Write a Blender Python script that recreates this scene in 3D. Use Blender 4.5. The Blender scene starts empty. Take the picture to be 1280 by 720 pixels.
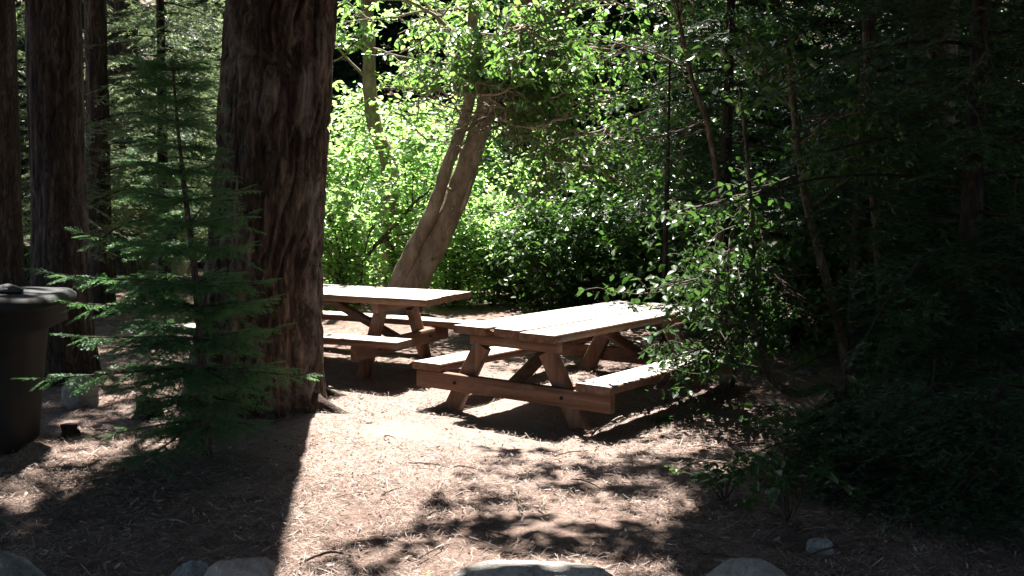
import bpy, math, numpy as np
from mathutils import Vector, Matrix, Euler, noise as mnoise
R = math.radians
rng = np.random.default_rng(11)
scene = bpy.context.scene
COL = scene.collection

# ------------------------------------------------------------------ camera
F_PX, PITCH, ROLL, CAM_H = 1331.2, R(-4.99), R(0.74), 1.56
def G(px, py, z=0.0, Y=None):
    """pixel of the 1280x720 picture -> point at height z (or at depth Y)"""
    x, y = px-640, py-360
    c, s = math.cos(-ROLL), math.sin(-ROLL)
    x, y = x*c-y*s, x*s+y*c
    cp, sp = math.cos(PITCH), math.sin(PITCH)
    d = np.array([x/F_PX, cp+sp*y/F_PX, sp-cp*y/F_PX])
    t = Y/d[1] if Y is not None else (z-CAM_H)/d[2]
    return np.array([0, 0, CAM_H])+d*t
cam = bpy.data.cameras.new('camera'); camo = bpy.data.objects.new('camera', cam); COL.objects.link(camo)
cam.sensor_width = 36; cam.lens = 36*F_PX/1280; cam.clip_start = .05; cam.clip_end = 1000
camo.matrix_world = Matrix.Translation((0, 0, CAM_H)) @ Matrix.Rotation(R(90)+PITCH, 4, 'X') @ Matrix.Rotation(ROLL, 4, 'Z')
scene.camera = camo

# ------------------------------------------------------------------ light
AZ, EL = R(-2), R(63)
SUN = np.array([math.sin(AZ)*math.cos(EL), math.cos(AZ)*math.cos(EL), math.sin(EL)])
w = bpy.data.worlds.new('World'); scene.world = w; w.use_nodes = True
nt = w.node_tree; nt.nodes.clear()
sky = nt.nodes.new('ShaderNodeTexSky'); sky.sky_type = 'NISHITA'; sky.sun_disc = False
sky.sun_elevation = EL; sky.sun_rotation = AZ
bg = nt.nodes.new('ShaderNodeBackground'); bg.inputs[1].default_value = .05
wo = nt.nodes.new('ShaderNodeOutputWorld')
nt.links.new(sky.outputs[0], bg.inputs[0]); nt.links.new(bg.outputs[0], wo.inputs[0])
sl = bpy.data.lights.new('sun', 'SUN'); sl.energy = 5; sl.angle = R(.53); sl.color = (1, .95, .87)
so = bpy.data.objects.new('sun', sl); COL.objects.link(so); so.location = (0, 20, 30)
so.rotation_euler = Vector(-SUN).to_track_quat('-Z', 'Y').to_euler()
scene.view_settings.view_transform = 'Standard'; scene.view_settings.look = 'None'
scene.view_settings.exposure = 2.52; scene.view_settings.gamma = 1
cy = scene.cycles
cy.max_bounces = 7; cy.diffuse_bounces = 4; cy.glossy_bounces = 2; cy.transmission_bounces = 5; cy.transparent_max_bounces = 4
cy.use_denoising = True; cy.caustics_reflective = False; cy.caustics_refractive = False
cy.sample_clamp_indirect = 6

# ------------------------------------------------------------------ noise
def _h(ix, iy, iz, seed):
    n = (ix.astype(np.int64)*374761393+iy.astype(np.int64)*668265263+iz.astype(np.int64)*2147483647+seed*974711) & 0xffffffff
    n = ((n ^ (n >> 13))*1274126177) & 0xffffffff
    n = ((n ^ (n >> 15))*2246822519) & 0xffffffff
    return ((n ^ (n >> 16)) & 0xffff)/65535.0
def vnoise(x, y, z=None, seed=0):
    x = np.asarray(x, float); y = np.asarray(y, float); z = np.zeros_like(x) if z is None else np.asarray(z, float)
    ix, iy, iz = np.floor(x), np.floor(y), np.floor(z)
    fx, fy, fz = x-ix, y-iy, z-iz
    fx, fy, fz = [f*f*(3-2*f) for f in (fx, fy, fz)]
    r = 0
    for a in (0, 1):
        for b in (0, 1):
            for c in (0, 1):
                r = r+_h(ix+a, iy+b, iz+c, seed)*(fx if a else 1-fx)*(fy if b else 1-fy)*(fz if c else 1-fz)
    return r
def fbm(x, y, z=None, seed=0, o=4):
    r, a, t, f = 0, 1, 0, 1
    for i in range(o):
        r = r+a*vnoise(np.asarray(x)*f, np.asarray(y)*f, None if z is None else np.asarray(z)*f, seed+i); t += a; a *= .5; f *= 2.03
    return r/t

# ------------------------------------------------------------------ mesh helpers
class MB:
    def __init__(self): self.V = []; self.T = []; self.Q = []; self.n = 0; self.tm = []; self.qm = []
    def add(self, V, Fc, mat=0):
        V = np.asarray(V, float).reshape(-1, 3); Fc = np.asarray(Fc, int)
        if len(Fc) == 0: return
        self.V.append(V)
        (self.T if Fc.shape[1] == 3 else self.Q).append(Fc+self.n)
        (self.tm if Fc.shape[1] == 3 else self.qm).append(np.full(len(Fc), mat, np.int32))
        self.n += len(V)
    def mesh(self, name, mats, smooth=False):
        me = bpy.data.meshes.new(name)
        V = np.concatenate(self.V) if self.V else np.zeros((0, 3))
        T = np.concatenate(self.T) if self.T else np.zeros((0, 3), int)
        Q = np.concatenate(self.Q) if self.Q else np.zeros((0, 4), int)
        me.vertices.add(len(V)); me.vertices.foreach_set('co', V.astype(np.float32).ravel())
        loops = np.concatenate([T.ravel(), Q.ravel()]).astype(np.int32)
        starts = np.concatenate([np.arange(len(T))*3, len(T)*3+np.arange(len(Q))*4]).astype(np.int32)
        me.loops.add(len(loops)); me.loops.foreach_set('vertex_index', loops)
        me.polygons.add(len(starts)); me.polygons.foreach_set('loop_start', starts)
        mi = np.concatenate(self.tm+self.qm) if (self.tm or self.qm) else np.zeros(0, np.int32)
        for m in (mats if isinstance(mats, (list, tuple)) else [mats]): me.materials.append(m)
        me.polygons.foreach_set('material_index', mi.astype(np.int32))
        if smooth: me.polygons.foreach_set('use_smooth', np.ones(len(starts), bool))
        me.update(calc_edges=True); me.validate()
        return me
    def build(self, name, mats, parent=None, smooth=False, loc=None):
        o = bpy.data.objects.new(name, self.mesh(name, mats, smooth)); COL.objects.link(o)
        if parent is not None: o.parent = parent
        if loc is not None: o.location = loc
        return o
def tag(o, label=None, cat=None, group=None, kind=None):
    if label: o['label'] = label
    if cat: o['category'] = cat
    if group: o['group'] = group
    if kind: o['kind'] = kind
    return o
def empty(name, loc, label, cat, group=None, rz=0):
    o = bpy.data.objects.new(name, None); COL.objects.link(o); o.location = loc; o.rotation_euler.z = rz
    o.empty_display_size = .2
    return tag(o, label, cat, group)
def copy_thing(src, loc, label, group=None, rz=0, s=1.0, tilt=None):
    c = src.copy(); COL.objects.link(c); c.location = loc; c.rotation_euler = (tilt[0] if tilt else 0, tilt[1] if tilt else 0, rz)
    c.scale = (s, s, s) if np.isscalar(s) else s
    c['label'] = label
    if group: c['group'] = group
    for ch in list(src.children):
        d = ch.copy(); COL.objects.link(d); d.parent = c
    return c
def tube(mb, pts, rad, seg=8, mat=0, cap=True, rough=0.0, seed=0):
    pts = np.asarray(pts, float); n = len(pts)
    rad = np.broadcast_to(np.asarray(rad, float), (n,))
    tan = np.gradient(pts, axis=0); tan /= np.linalg.norm(tan, axis=1)[:, None]+1e-9
    up = np.array([0, 0, 1.0]) if abs(tan[0, 2]) < .9 else np.array([1.0, 0, 0])
    A = np.zeros_like(pts); B = np.zeros_like(pts); a = np.cross(up, tan[0])
    for i in range(n):
        a = a-tan[i]*np.dot(a, tan[i]); a /= np.linalg.norm(a)+1e-9
        A[i] = a; B[i] = np.cross(tan[i], a)
    th = np.arange(seg)/seg*2*np.pi
    rr = rad[:, None]*np.ones(seg)
    if rough:
        i, j = np.meshgrid(np.arange(n), np.arange(seg), indexing='ij')
        rr = rr*(1+rough*(vnoise(np.cos(th)[j]*2+7, np.sin(th)[j]*2+3, i*.45, seed)-.5)*2)
    V = pts[:, None, :]+rr[..., None]*(np.cos(th)[None, :, None]*A[:, None, :]+np.sin(th)[None, :, None]*B[:, None, :])
    i, j = np.meshgrid(np.arange(n-1), np.arange(seg), indexing='ij'); j2 = (j+1) % seg
    Q = np.stack([i*seg+j, i*seg+j2, (i+1)*seg+j2, (i+1)*seg+j], -1).reshape(-1, 4)
    V = V.reshape(-1, 3)
    mb.add(V, Q, mat)
    if cap:
        for e, k in ((0, 0), (n-1, 1)):
            ring = np.arange(seg)+e*seg; Vc = np.vstack([V[ring], pts[e]])
            T = np.stack([np.arange(seg), (np.arange(seg)+1) % seg, np.full(seg, seg)], -1)
            mb.add(Vc, T if k else T[:, ::-1], mat)
def smooth_path(pts, n):
    pts = np.asarray(pts, float); k = len(pts); t = np.linspace(0, k-1, n); out = []
    P = np.vstack([2*pts[0]-pts[1], pts, 2*pts[-1]-pts[-2]])
    for u in t:
        i = min(int(u), k-2); f = u-i; p0, p1, p2, p3 = P[i:i+4]
        out.append(.5*((2*p1)+(-p0+p2)*f+(2*p0-5*p1+4*p2-p3)*f*f+(-p0+3*p1-3*p2+p3)*f**3))
    return np.array(out)
def frames(d, nrm):
    d = d/(np.linalg.norm(d, axis=1)[:, None]+1e-9)
    X = np.cross(d, nrm); X /= np.linalg.norm(X, axis=1)[:, None]+1e-9
    Z = np.cross(X, d)
    return X, d, Z
def scatter(mb, bV, bF, pos, d, nrm, size, mat=0):
    """copies of a base piece (x across, y along, z normal) merged into one mesh"""
    if len(pos) == 0: return
    X, Y, Z = frames(d, nrm); s = np.broadcast_to(np.asarray(size, float), (len(pos),))[:, None, None]
    V = pos[:, None, :]+s*(bV[None, :, 0, None]*X[:, None, :]+bV[None, :, 1, None]*Y[:, None, :]+bV[None, :, 2, None]*Z[:, None, :])
    Fc = (bF[None]+(np.arange(len(pos))*len(bV))[:, None, None]).reshape(-1, bF.shape[1])
    mb.add(V.reshape(-1, 3), Fc, mat)

# ------------------------------------------------------------------ where the canopy is open to the sun (ground coordinates)
def gpoly(pix, extra=()):
    return np.array([G(*p)[:2] for p in pix]+[list(e) for e in extra])
def inpoly(P, x, y):
    r = np.zeros(x.shape, bool); n = len(P)
    for i in range(n):
        x1, y1 = P[i]; x2, y2 = P[(i+1) % n]
        c = ((y1 > y) != (y2 > y)) & (x < (x2-x1)*(y-y1)/(y2-y1+1e-12)+x1)
        r ^= c
    return r
OPEN = gpoly([(285, 545), (235, 690), (212, 760), (420, 745), (520, 650), (575, 575), (720, 572), (850, 556), (1000, 530), (1030, 505), (930, 478)],
             [(1.75, 9.4), (1.6, 10.8), (.3, 11.4), (.1, 13.0), (.1, 21), (-4.6, 21), (-4.2, 13), (-2.9, 9.8), (-1.9, 8.9), (-1.3, 8.2)])
DAP = [(gpoly([(575, 575), (520, 650), (430, 690), (400, 760), (740, 760), (780, 564), (720, 572)]), 2.),
       (gpoly([(779, 564), (739, 760), (840, 745), (900, 610), (1060, 540), (1000, 530), (850, 556)]), 2.),
       (gpoly([(930, 450), (1065, 465), (1065, 520), (930, 512)]), .97),
       (gpoly([(85, 480), (215, 480), (235, 600), (120, 625), (60, 560)]), .62),
       (np.array([(-3.6, 9.5), (-3.2, 19), (-8, 19), (-7, 9.5)]), .8),
       (np.array([(-3.1, 4.7), (-2.2, 4.7), (-2.1, 6.4), (-3.1, 6.4)]), .72),
       (np.array([(1.6, 9.2), (2.6, 9.6), (2.6, 11.2), (1.5, 10.9)]), .4),
       (np.array([(4.2, 11.), (9, 11), (9, 17), (4.5, 16)]), .92),
       (gpoly([(0, 620), (60, 610), (60, 700), (0, 700)]), .25),
       (gpoly([(1000, 545), (1200, 560), (1180, 660), (960, 620)]), .3)]
def shaded(P):
    """True where a leaf at P may stay: it does not close a gap the sun comes through"""
    gx = P[:, 0]-SUN[0]/SUN[2]*P[:, 2]; gy = P[:, 1]-SUN[1]/SUN[2]*P[:, 2]
    wx = gx+.22*(fbm(gx*1.7, gy*1.7, seed=3, o=3)-.5); wy = gy+.22*(fbm(gx*1.7+9, gy*1.7, seed=5, o=3)-.5)
    keep = ~inpoly(OPEN, wx, wy)
    nz = .5*vnoise(gx*8.5, gy*12, seed=21)+.5*vnoise(gx*19.3, gy*27, seed=22)
    nz = np.clip((nz-.5)*1.7+.5, 0, 1)
    for P2, L in DAP:
        keep &= ~(inpoly(P2, wx, wy) & (nz < L))
    return keep

# ------------------------------------------------------------------ materials
def M(name):
    m = bpy.data.materials.new(name); m.use_nodes = True; n = m.node_tree; n.nodes.clear(); return m, n
def N(n, t, **k):
    x = n.nodes.new(t)
    for a, v in k.items():
        if a.startswith('i_'): x.inputs[a[2:].replace('_', ' ')].default_value = v
        else: setattr(x, a, v)
    return x
def ramp(n, src, stops):
    r = N(n, 'ShaderNodeValToRGB'); e = r.color_ramp.elements
    while len(e) > 1: e.remove(e[-1])
    e[0].position = stops[0][0]; e[0].color = (*stops[0][1], 1)
    for p, c in stops[1:]:
        q = e.new(p); q.color = (*c, 1)
    n.links.new(src, r.inputs[0]); return r.outputs[0]
def coords(n, scale=(1, 1, 1), rnd=False):
    tc = N(n, 'ShaderNodeTexCoord'); mp = N(n, 'ShaderNodeMapping'); mp.inputs['Scale'].default_value = scale
    n.links.new(tc.outputs['Object'], mp.inputs[0])
    if rnd:
        oi = N(n, 'ShaderNodeObjectInfo'); mu = N(n, 'ShaderNodeMath', operation='MULTIPLY'); mu.inputs[1].default_value = 37
        n.links.new(oi.outputs['Random'], mu.inputs[0]); n.links.new(mu.outputs[0], mp.inputs['Location'])
    return mp.outputs[0]
def tex(n, vec, scale, detail=6, rough=.6, dist=0):
    t = N(n, 'ShaderNodeTexNoise'); t.inputs['Scale'].default_value = scale; t.inputs['Detail'].default_value = detail
    t.inputs['Roughness'].default_value = rough; t.inputs['Distortion'].default_value = dist
    n.links.new(vec, t.inputs['Vector']); return t.outputs['Fac']
def mix(n, f, a, b, mode='MIX'):
    x = N(n, 'ShaderNodeMix', data_type='RGBA', blend_type=mode)
    for s, v in ((0, f), (6, a), (7, b)):
        if hasattr(v, 'links'): n.links.new(v, x.inputs[s])
        else: x.inputs[s].default_value = v if s == 0 else (*v, 1)
    return x.outputs[2]
def finish(n, col, rough=.8, bump=None, bs=.5, bd=.02, spec=.3, rsock=None):
    b = N(n, 'ShaderNodeBsdfPrincipled'); b.inputs['Specular IOR Level'].default_value = spec
    if hasattr(col, 'links'): n.links.new(col, b.inputs['Base Color'])
    else: b.inputs['Base Color'].default_value = (*col, 1)
    b.inputs['Roughness'].default_value = rough
    if rsock is not None: n.links.new(rsock, b.inputs['Roughness'])
    if bump is not None:
        u = N(n, 'ShaderNodeBump'); u.inputs['Strength'].default_value = bs; u.inputs['Distance'].default_value = bd
        n.links.new(bump, u.inputs['Height']); n.links.new(u.outputs[0], b.inputs['Normal'])
    o = N(n, 'ShaderNodeOutputMaterial'); n.links.new(b.outputs[0], o.inputs[0]); return b
def leaf_mat(name, cols, trans, tmix=.4, rough=.35, spec=.5):
    m, n = M(name)
    g = N(n, 'ShaderNodeNewGeometry')
    c = ramp(n, g.outputs['Random Per Island'], cols)
    tc = mix(n, 1.0, c, trans, 'MULTIPLY')
    b = N(n, 'ShaderNodeBsdfPrincipled'); n.links.new(c, b.inputs['Base Color'])
    b.inputs['Roughness'].default_value = rough; b.inputs['Specular IOR Level'].default_value = spec
    t = N(n, 'ShaderNodeBsdfTranslucent'); n.links.new(tc, t.inputs['Color'])
    s = N(n, 'ShaderNodeMixShader'); s.inputs[0].default_value = tmix
    n.links.new(b.outputs[0], s.inputs[1]); n.links.new(t.outputs[0], s.inputs[2])
    o = N(n, 'ShaderNodeOutputMaterial'); n.links.new(s.outputs[0], o.inputs[0]); return m

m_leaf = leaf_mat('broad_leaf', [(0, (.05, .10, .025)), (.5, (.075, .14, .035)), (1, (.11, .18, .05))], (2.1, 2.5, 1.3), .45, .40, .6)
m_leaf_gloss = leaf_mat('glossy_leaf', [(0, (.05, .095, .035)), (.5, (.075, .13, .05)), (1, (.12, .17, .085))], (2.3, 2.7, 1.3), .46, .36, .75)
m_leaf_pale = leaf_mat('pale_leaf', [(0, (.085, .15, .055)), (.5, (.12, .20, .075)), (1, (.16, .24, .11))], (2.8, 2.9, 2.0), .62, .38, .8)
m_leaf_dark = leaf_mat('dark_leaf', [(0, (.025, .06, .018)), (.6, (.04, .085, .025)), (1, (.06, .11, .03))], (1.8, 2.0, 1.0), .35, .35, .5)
m_needle = leaf_mat('fir_needle', [(0, (.045, .115, .055)), (.6, (.065, .15, .07)), (1, (.10, .18, .08))], (1.7, 1.9, 1.0), .4, .42, .4)
m_needle_dark = leaf_mat('dark_needle', [(0, (.018, .046, .020)), (.6, (.028, .064, .028)), (1, (.045, .085, .036))], (1.5, 1.7, .9), .25, .45, .35)
m_needle_grey = leaf_mat('grey_needle', [(0, (.08, .115, .07)), (.6, (.115, .155, .09)), (1, (.16, .19, .13))], (2.0, 2.0, 1.5), .48, .42, .4)
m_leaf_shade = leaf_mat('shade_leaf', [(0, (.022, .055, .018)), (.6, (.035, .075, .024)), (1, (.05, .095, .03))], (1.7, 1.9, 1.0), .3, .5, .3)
m_grass = leaf_mat('grass_blade', [(0, (.09, .16, .03)), (1, (.14, .22, .05))], (2.2, 2.3, 1.1), .4, .4, .4)

def bark(name, dark, mid, light, zs=.22, sc=7, bd=.03, red=None, lichen_glint=None, crack=.8):
    m, n = M(name); v = coords(n, (1, 1, zs), True); v2 = coords(n, (1, 1, .45), True)
    a = tex(n, v, sc, 8, .65, .25); b = tex(n, v2, sc*3.5, 6, .7)
    c = ramp(n, a, [(.34, dark), (.5, mid), (.68, light)])
    c = mix(n, .5, c, ramp(n, b, [(.3, (.35, .33, .31)), (.7, (1.3, 1.28, 1.25))]), 'MULTIPLY')
    k_ = tex(n, coords(n, (1, 1, .26), True), sc*1.5, 4, .55, .9)
    c = mix(n, crack, c, ramp(n, k_, [(.40, (1.1, 1.1, 1.1)), (.47, (.3, .27, .25)), (.53, (.3, .27, .25)), (.60, (1.1, 1.1, 1.1))]), 'MULTIPLY')
    if lichen_glint:
        l_ = tex(n, coords(n, (1, 1, .5), True), 3.2, 7, .7, .4)
        c = mix(n, ramp(n, l_, [(.52, (0, 0, 0)), (.66, (.75, .75, .75))]), c, lichen_glint)  # grey lichen; on the big trunk it also stands for glancing sun
    if red:
        f = tex(n, coords(n, (1, 1, .3)), 1.3, 3, .5)
        c = mix(n, ramp(n, f, [(.42, (0, 0, 0)), (.62, (1, 1, 1))]), c, red, 'SOFT_LIGHT')
    h = N(n, 'ShaderNodeMath', operation='ADD'); n.links.new(a, h.inputs[0]); n.links.new(b, h.inputs[1])
    finish(n, c, .85, h.outputs[0], .8, bd, .25); return m
m_bark_big = bark('conifer_bark', (.016, .013, .012), (.074, .055, .044), (.165, .138, .120), .10, 11, .035, (.585, .47, .41), (.20, .19, .185))
m_bark = bark('forest_bark', (.016, .012, .011), (.055, .042, .037), (.115, .095, .085), .14, 12, .025)
m_bark_dark = bark('dark_fir_bark', (.010, .008, .007), (.03, .024, .021), (.06, .05, .045), .2, 12, .02)
m_bark_smooth = bark('alder_bark', (.13, .105, .075), (.25, .205, .155), (.36, .31, .245), .4, 7, .012, None, (.27, .235, .20), .25)
m_twig = bark('twig_bark', (.05, .036, .028), (.10, .075, .06), (.16, .13, .11), .5, 20, .003)

# wood of the tables: stained sides, worn boards
def wood(name, c0, c1, c2, axis=1, wear=None):
    m, n = M(name); s = [14, 14, 14]; s[axis] = .8
    v = coords(n, tuple(s), True); a = tex(n, v, 1.6, 7, .62, .4); b = tex(n, coords(n, (1, 1, 1), True), 3.5, 5, .6)
    c = ramp(n, a, [(.3, c0), (.52, c1), (.72, c2)])
    c = mix(n, .45, c, ramp(n, b, [(.3, (.55, .52, .5)), (.7, (1.2, 1.2, 1.2))]), 'MULTIPLY')
    if wear: c = mix(n, ramp(n, tex(n, coords(n, (1, 1, 1), True), 5, 7, .7, .5), [(.48, (0, 0, 0)), (.66, (.6, .6, .6))]), c, wear)
    finish(n, c, .72, a, .5, .006, .3); return m
m_wood_v = wood('stained_board', (.062, .030, .018), (.145, .070, .040), (.22, .122, .076), 1, (.16, .125, .105))
m_wood_u = wood('stained_beam', (.062, .030, .018), (.145, .070, .040), (.22, .122, .076), 0, (.16, .125, .105))
m_wood_z = wood('stained_leg', (.062, .030, .018), (.145, .070, .040), (.22, .122, .076), 2, (.16, .125, .105))
m_worn_v = wood('worn_board', (.34, .29, .25), (.50, .45, .41), (.60, .56, .52), 1)

m_ground, n = M('needle_floor')
v = coords(n)
a = tex(n, v, .9, 5, .6); b = tex(n, v, 9, 8, .7, .5); c_ = tex(n, v, 60, 5, .75, 1.2); d_ = tex(n, coords(n, (1, .35, 1)), 150, 3, .7, 2)
c = ramp(n, b, [(.3, (.115, .080, .066)), (.48, (.232, .167, .142)), (.66, (.34, .262, .232))])
c = mix(n, .92, c, ramp(n, c_, [(.32, (.35, .31, .28)), (.52, (.95, .93, .92)), (.7, (1.35, 1.33, 1.3))]), 'MULTIPLY')
c = mix(n, .35, c, ramp(n, d_, [(.35, (.4, .36, .33)), (.65, (1.4, 1.38, 1.35))]), 'MULTIPLY')
c = mix(n, .5, c, ramp(n, a, [(.35, (.7, .64, .6)), (.65, (1.15, 1.15, 1.15))]), 'MULTIPLY')
mp = N(n, 'ShaderNodeMapping'); mp.inputs['Location'].default_value = (.35, -7.6, 0)       # trodden dust around the tables, paled to carry the overexposed sun there
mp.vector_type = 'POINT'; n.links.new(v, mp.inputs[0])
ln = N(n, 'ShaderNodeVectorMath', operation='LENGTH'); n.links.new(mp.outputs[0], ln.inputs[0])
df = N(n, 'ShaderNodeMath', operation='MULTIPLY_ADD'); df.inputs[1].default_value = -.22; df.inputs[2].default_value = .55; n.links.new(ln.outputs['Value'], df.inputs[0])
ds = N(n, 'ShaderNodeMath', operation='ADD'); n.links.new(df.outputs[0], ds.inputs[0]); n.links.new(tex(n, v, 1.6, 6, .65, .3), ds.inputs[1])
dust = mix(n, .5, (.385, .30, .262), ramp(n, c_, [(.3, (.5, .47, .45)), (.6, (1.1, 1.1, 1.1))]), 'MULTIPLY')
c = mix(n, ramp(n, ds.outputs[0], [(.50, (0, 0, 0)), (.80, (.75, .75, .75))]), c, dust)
h = N(n, 'ShaderNodeMath', operation='ADD'); n.links.new(b, h.inputs[0]); n.links.new(c_, h.inputs[1])
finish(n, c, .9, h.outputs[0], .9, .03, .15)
m_litter = leaf_mat('dead_needle', [(0, (.06, .038, .03)), (.3, (.17, .115, .092)), (.75, (.33, .25, .215)), (1, (.47, .40, .36))], (.6, .55, .5), .15, .6, .3)
def rockm(name, c0, c1, c2):
    m, n = M(name); v = coords(n, (1, 1, 1), True); a = tex(n, v, 5, 8, .65, .3); b = tex(n, v, 40, 4, .7)
    c = ramp(n, a, [(.32, c0), (.5, c1), (.68, c2)])
    c = mix(n, .4, c, ramp(n, b, [(.35, (.5, .5, .5)), (.65, (1.3, 1.3, 1.3))]), 'MULTIPLY')
    l = tex(n, v, 9, 6, .75, .5); c = mix(n, ramp(n, l, [(.58, (0, 0, 0)), (.66, (.7, .7, .7))]), c, (.10, .095, .075))
    l = tex(n, v, 13, 3, .6, .2); c = mix(n, ramp(n, l, [(.64, (0, 0, 0)), (.70, (.6, .6, .6))]), c, (.46, .47, .42))
    h = N(n, 'ShaderNodeMath', operation='ADD'); n.links.new(a, h.inputs[0]); n.links.new(b, h.inputs[1])
    finish(n, c, .88, h.outputs[0], .9, .02, .25); return m
m_rock = rockm('granite', (.16, .15, .14), (.30, .28, .26), (.42, .40, .37))
m_rock_grey = rockm('grey_granite', (.14, .145, .15), (.25, .255, .26), (.36, .36, .36))
m_rock_pink = rockm('pinkish_granite', (.2, .15, .13), (.36, .28, .25), (.48, .42, .40))
m_log = bark('bare_log', (.2, .16, .13), (.36, .30, .26), (.48, .43, .39), .3, 6, .01)
m_char = bark('charred_stump', (.008, .007, .006), (.02, .017, .015), (.04, .034, .03), .4, 10, .02)
m_plastic, n = M('black_plastic')
v = coords(n); a = tex(n, v, 12, 5, .7)
finish(n, ramp(n, a, [(.3, (.006, .006, .0065)), (.7, (.010, .010, .011))]), .75, tex(n, v, 90, 3, .6), .15, .002, .45)
m_bag, n = M('grey_plastic_bag'); v = coords(n); finish(n, (.03, .03, .033), .4, tex(n, v, 14, 4, .6), .8, .02, .5)
m_paper, n = M('white_paper'); v = coords(n); finish(n, ramp(n, tex(n, v, 8), [(.3, (.7, .7, .68)), (.7, (.82, .82, .8))]), .7)

# ------------------------------------------------------------------ ground
def gz(x, y):
    x = np.asarray(x, float); y = np.asarray(y, float)
    z = .065*np.clip((y-7.6)/1.6, 0, 1)**2*(3-2*np.clip((y-7.6)/1.6, 0, 1))
    st = 16.5+np.clip(-x-2, 0, 6)*.9                                # the slope starts further back on the left
    t = np.clip(y-st, 0, None); z = z+.42*t*t/(t+5)
    z = np.minimum(z, 22+0*z)
    z = z+.10*np.clip((y-10)/6, 0, 1)*fbm(x*.5, y*.5, seed=40, o=3)
    z = z+.014*(fbm(x*16, y*16, seed=43, o=2)-.5)*(np.hypot(x, y-6) < 9)+.05*(fbm(x*.9+3, y*.9, seed=41, o=3)-.5)*np.clip(np.hypot(x-.3, y-8)/4-.3, 0, 1)
    return z+.022*(fbm(x*5, y*5, seed=42, o=3)-.5)
def axis(lo, hi, c, n, k):
    t = np.linspace(-1, 1, n); s = np.sinh(k*t)/np.sinh(k)
    return np.where(s < 0, c+s*(c-lo), c+s*(hi-c))
gx_, gy_ = axis(-120, 120, 0, 520, 6.0), axis(-90, 130, 6.0, 560, 5.6)
X, Y = np.meshgrid(gx_, gy_, indexing='ij'); Z = gz(X, Y)
mb = MB(); i, j = np.meshgrid(np.arange(len(gx_)-1), np.arange(len(gy_)-1), indexing='ij'); W = len(gy_)
mb.add(np.stack([X, Y, Z], -1).reshape(-1, 3), np.stack([i*W+j, (i+1)*W+j, (i+1)*W+j+1, i*W+j+1], -1).reshape(-1, 4))
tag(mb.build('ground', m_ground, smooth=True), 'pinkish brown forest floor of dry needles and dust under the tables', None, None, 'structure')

# fallen needles and bits of twig, too many to count
mb = MB()
def litter(n, yr, wid, lr, hl):
    y = yr[0]+(yr[1]-yr[0])*rng.random(n)**1.3; x = (rng.random(n)*2-1)*(y*.52+.4)
    ok = fbm(x*1.3, y*1.3, seed=50, o=3)+.25*rng.random(n) > .46; x, y = x[ok], y[ok]; k = len(x)
    a = rng.random(k)*2*np.pi; L = lr[0]+(lr[1]-lr[0])*rng.random(k)
    d = np.stack([np.cos(a), np.sin(a), .38*rng.normal(size=k)], -1); P = np.stack([x, y, gz(x, y)+.004+hl*rng.random(k)], -1)
    nr = np.stack([.5*rng.normal(size=k), .5*rng.normal(size=k), np.ones(k)], -1)
    b = np.array([[-wid, -.5, 0], [wid, -.5, 0], [wid*.6, .1, .06], [0, .5, 0], [-wid*.9, .1, .06]])
    scatter(mb, b[[0, 1, 2, 4]], np.array([[0, 1, 2, 3]]), P, d, nr, L); scatter(mb, b[[4, 2, 3]], np.array([[0, 1, 2]]), P, d, nr, L)
litter(150000, (3.6, 9.5), .018, (.025, .075), .016)
litter(9000, (3.6, 8), .016, (.05, .14), .02)
litter(16000, (3.6, 12), .15, (.012, .045), .018)
tag(mb.build('needle_litter', m_litter), 'dry fallen conifer needles and twig bits scattered over the ground', None, None, 'stuff')

# ------------------------------------------------------------------ leaf pieces
_l = [(0, 0), (-.24, .22), (-.30, .5), (-.16, .8), (0, 1), (.16, .8), (.30, .5), (.24, .22)]
LEAF_V = np.array([[x, y, abs(x)*.35-.12*y*y] for x, y in _l]); LEAF_F = np.array([[0, 4, 3, 2], [0, 2, 1, 0]])
LEAF_F = np.array([[0, 4, 3, 1], [0, 7, 5, 4]]); LEAF_V[1] = [-.29, .38, .08]; LEAF_V[3] = [-.22, .7, .0]; LEAF_V[7] = [.29, .38, .08]; LEAF_V[5] = [.22, .7, .0]
LEAF_V = LEAF_V[[0, 1, 3, 4, 5, 7]]; LEAF_F = np.array([[0, 3, 2, 1], [0, 5, 4, 3]])
CHIP_V = np.array([[-.22, 0, 0], [.22, 0, 0], [.22, 1, .05], [-.22, 1, -.05]]); CHIP_F = np.array([[0, 1, 2, 3]])
def rand_dirs(k, flat=1.0):
    v = rng.normal(size=(k, 3)); v[:, 2] *= flat; return v/(np.linalg.norm(v, axis=1)[:, None]+1e-9)
def leaves(mb, centers, per, spread, size, jit=.55, droop=.35, mat=0, cull=False, flat=.35, chip=False):
    c = np.repeat(np.asarray(centers), per, axis=0); k = len(c)
    P = c+rand_dirs(k)*(rng.random(k)**.6)[:, None]*spread*np.array([1, 1, flat])
    if cull:
        ok = shaded(P); P = P[ok]; k = len(P)
    a = rng.random(k)*2*np.pi
    d = np.stack([np.cos(a), np.sin(a), -droop+.35*rng.normal(size=k)], -1)
    nr = np.stack([jit*rng.normal(size=k), jit*rng.normal(size=k), np.ones(k)], -1)
    scatter(mb, CHIP_V if chip else LEAF_V, CHIP_F if chip else LEAF_F, P, d, nr, size*(.45+.95*rng.random(k)), mat)

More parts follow.
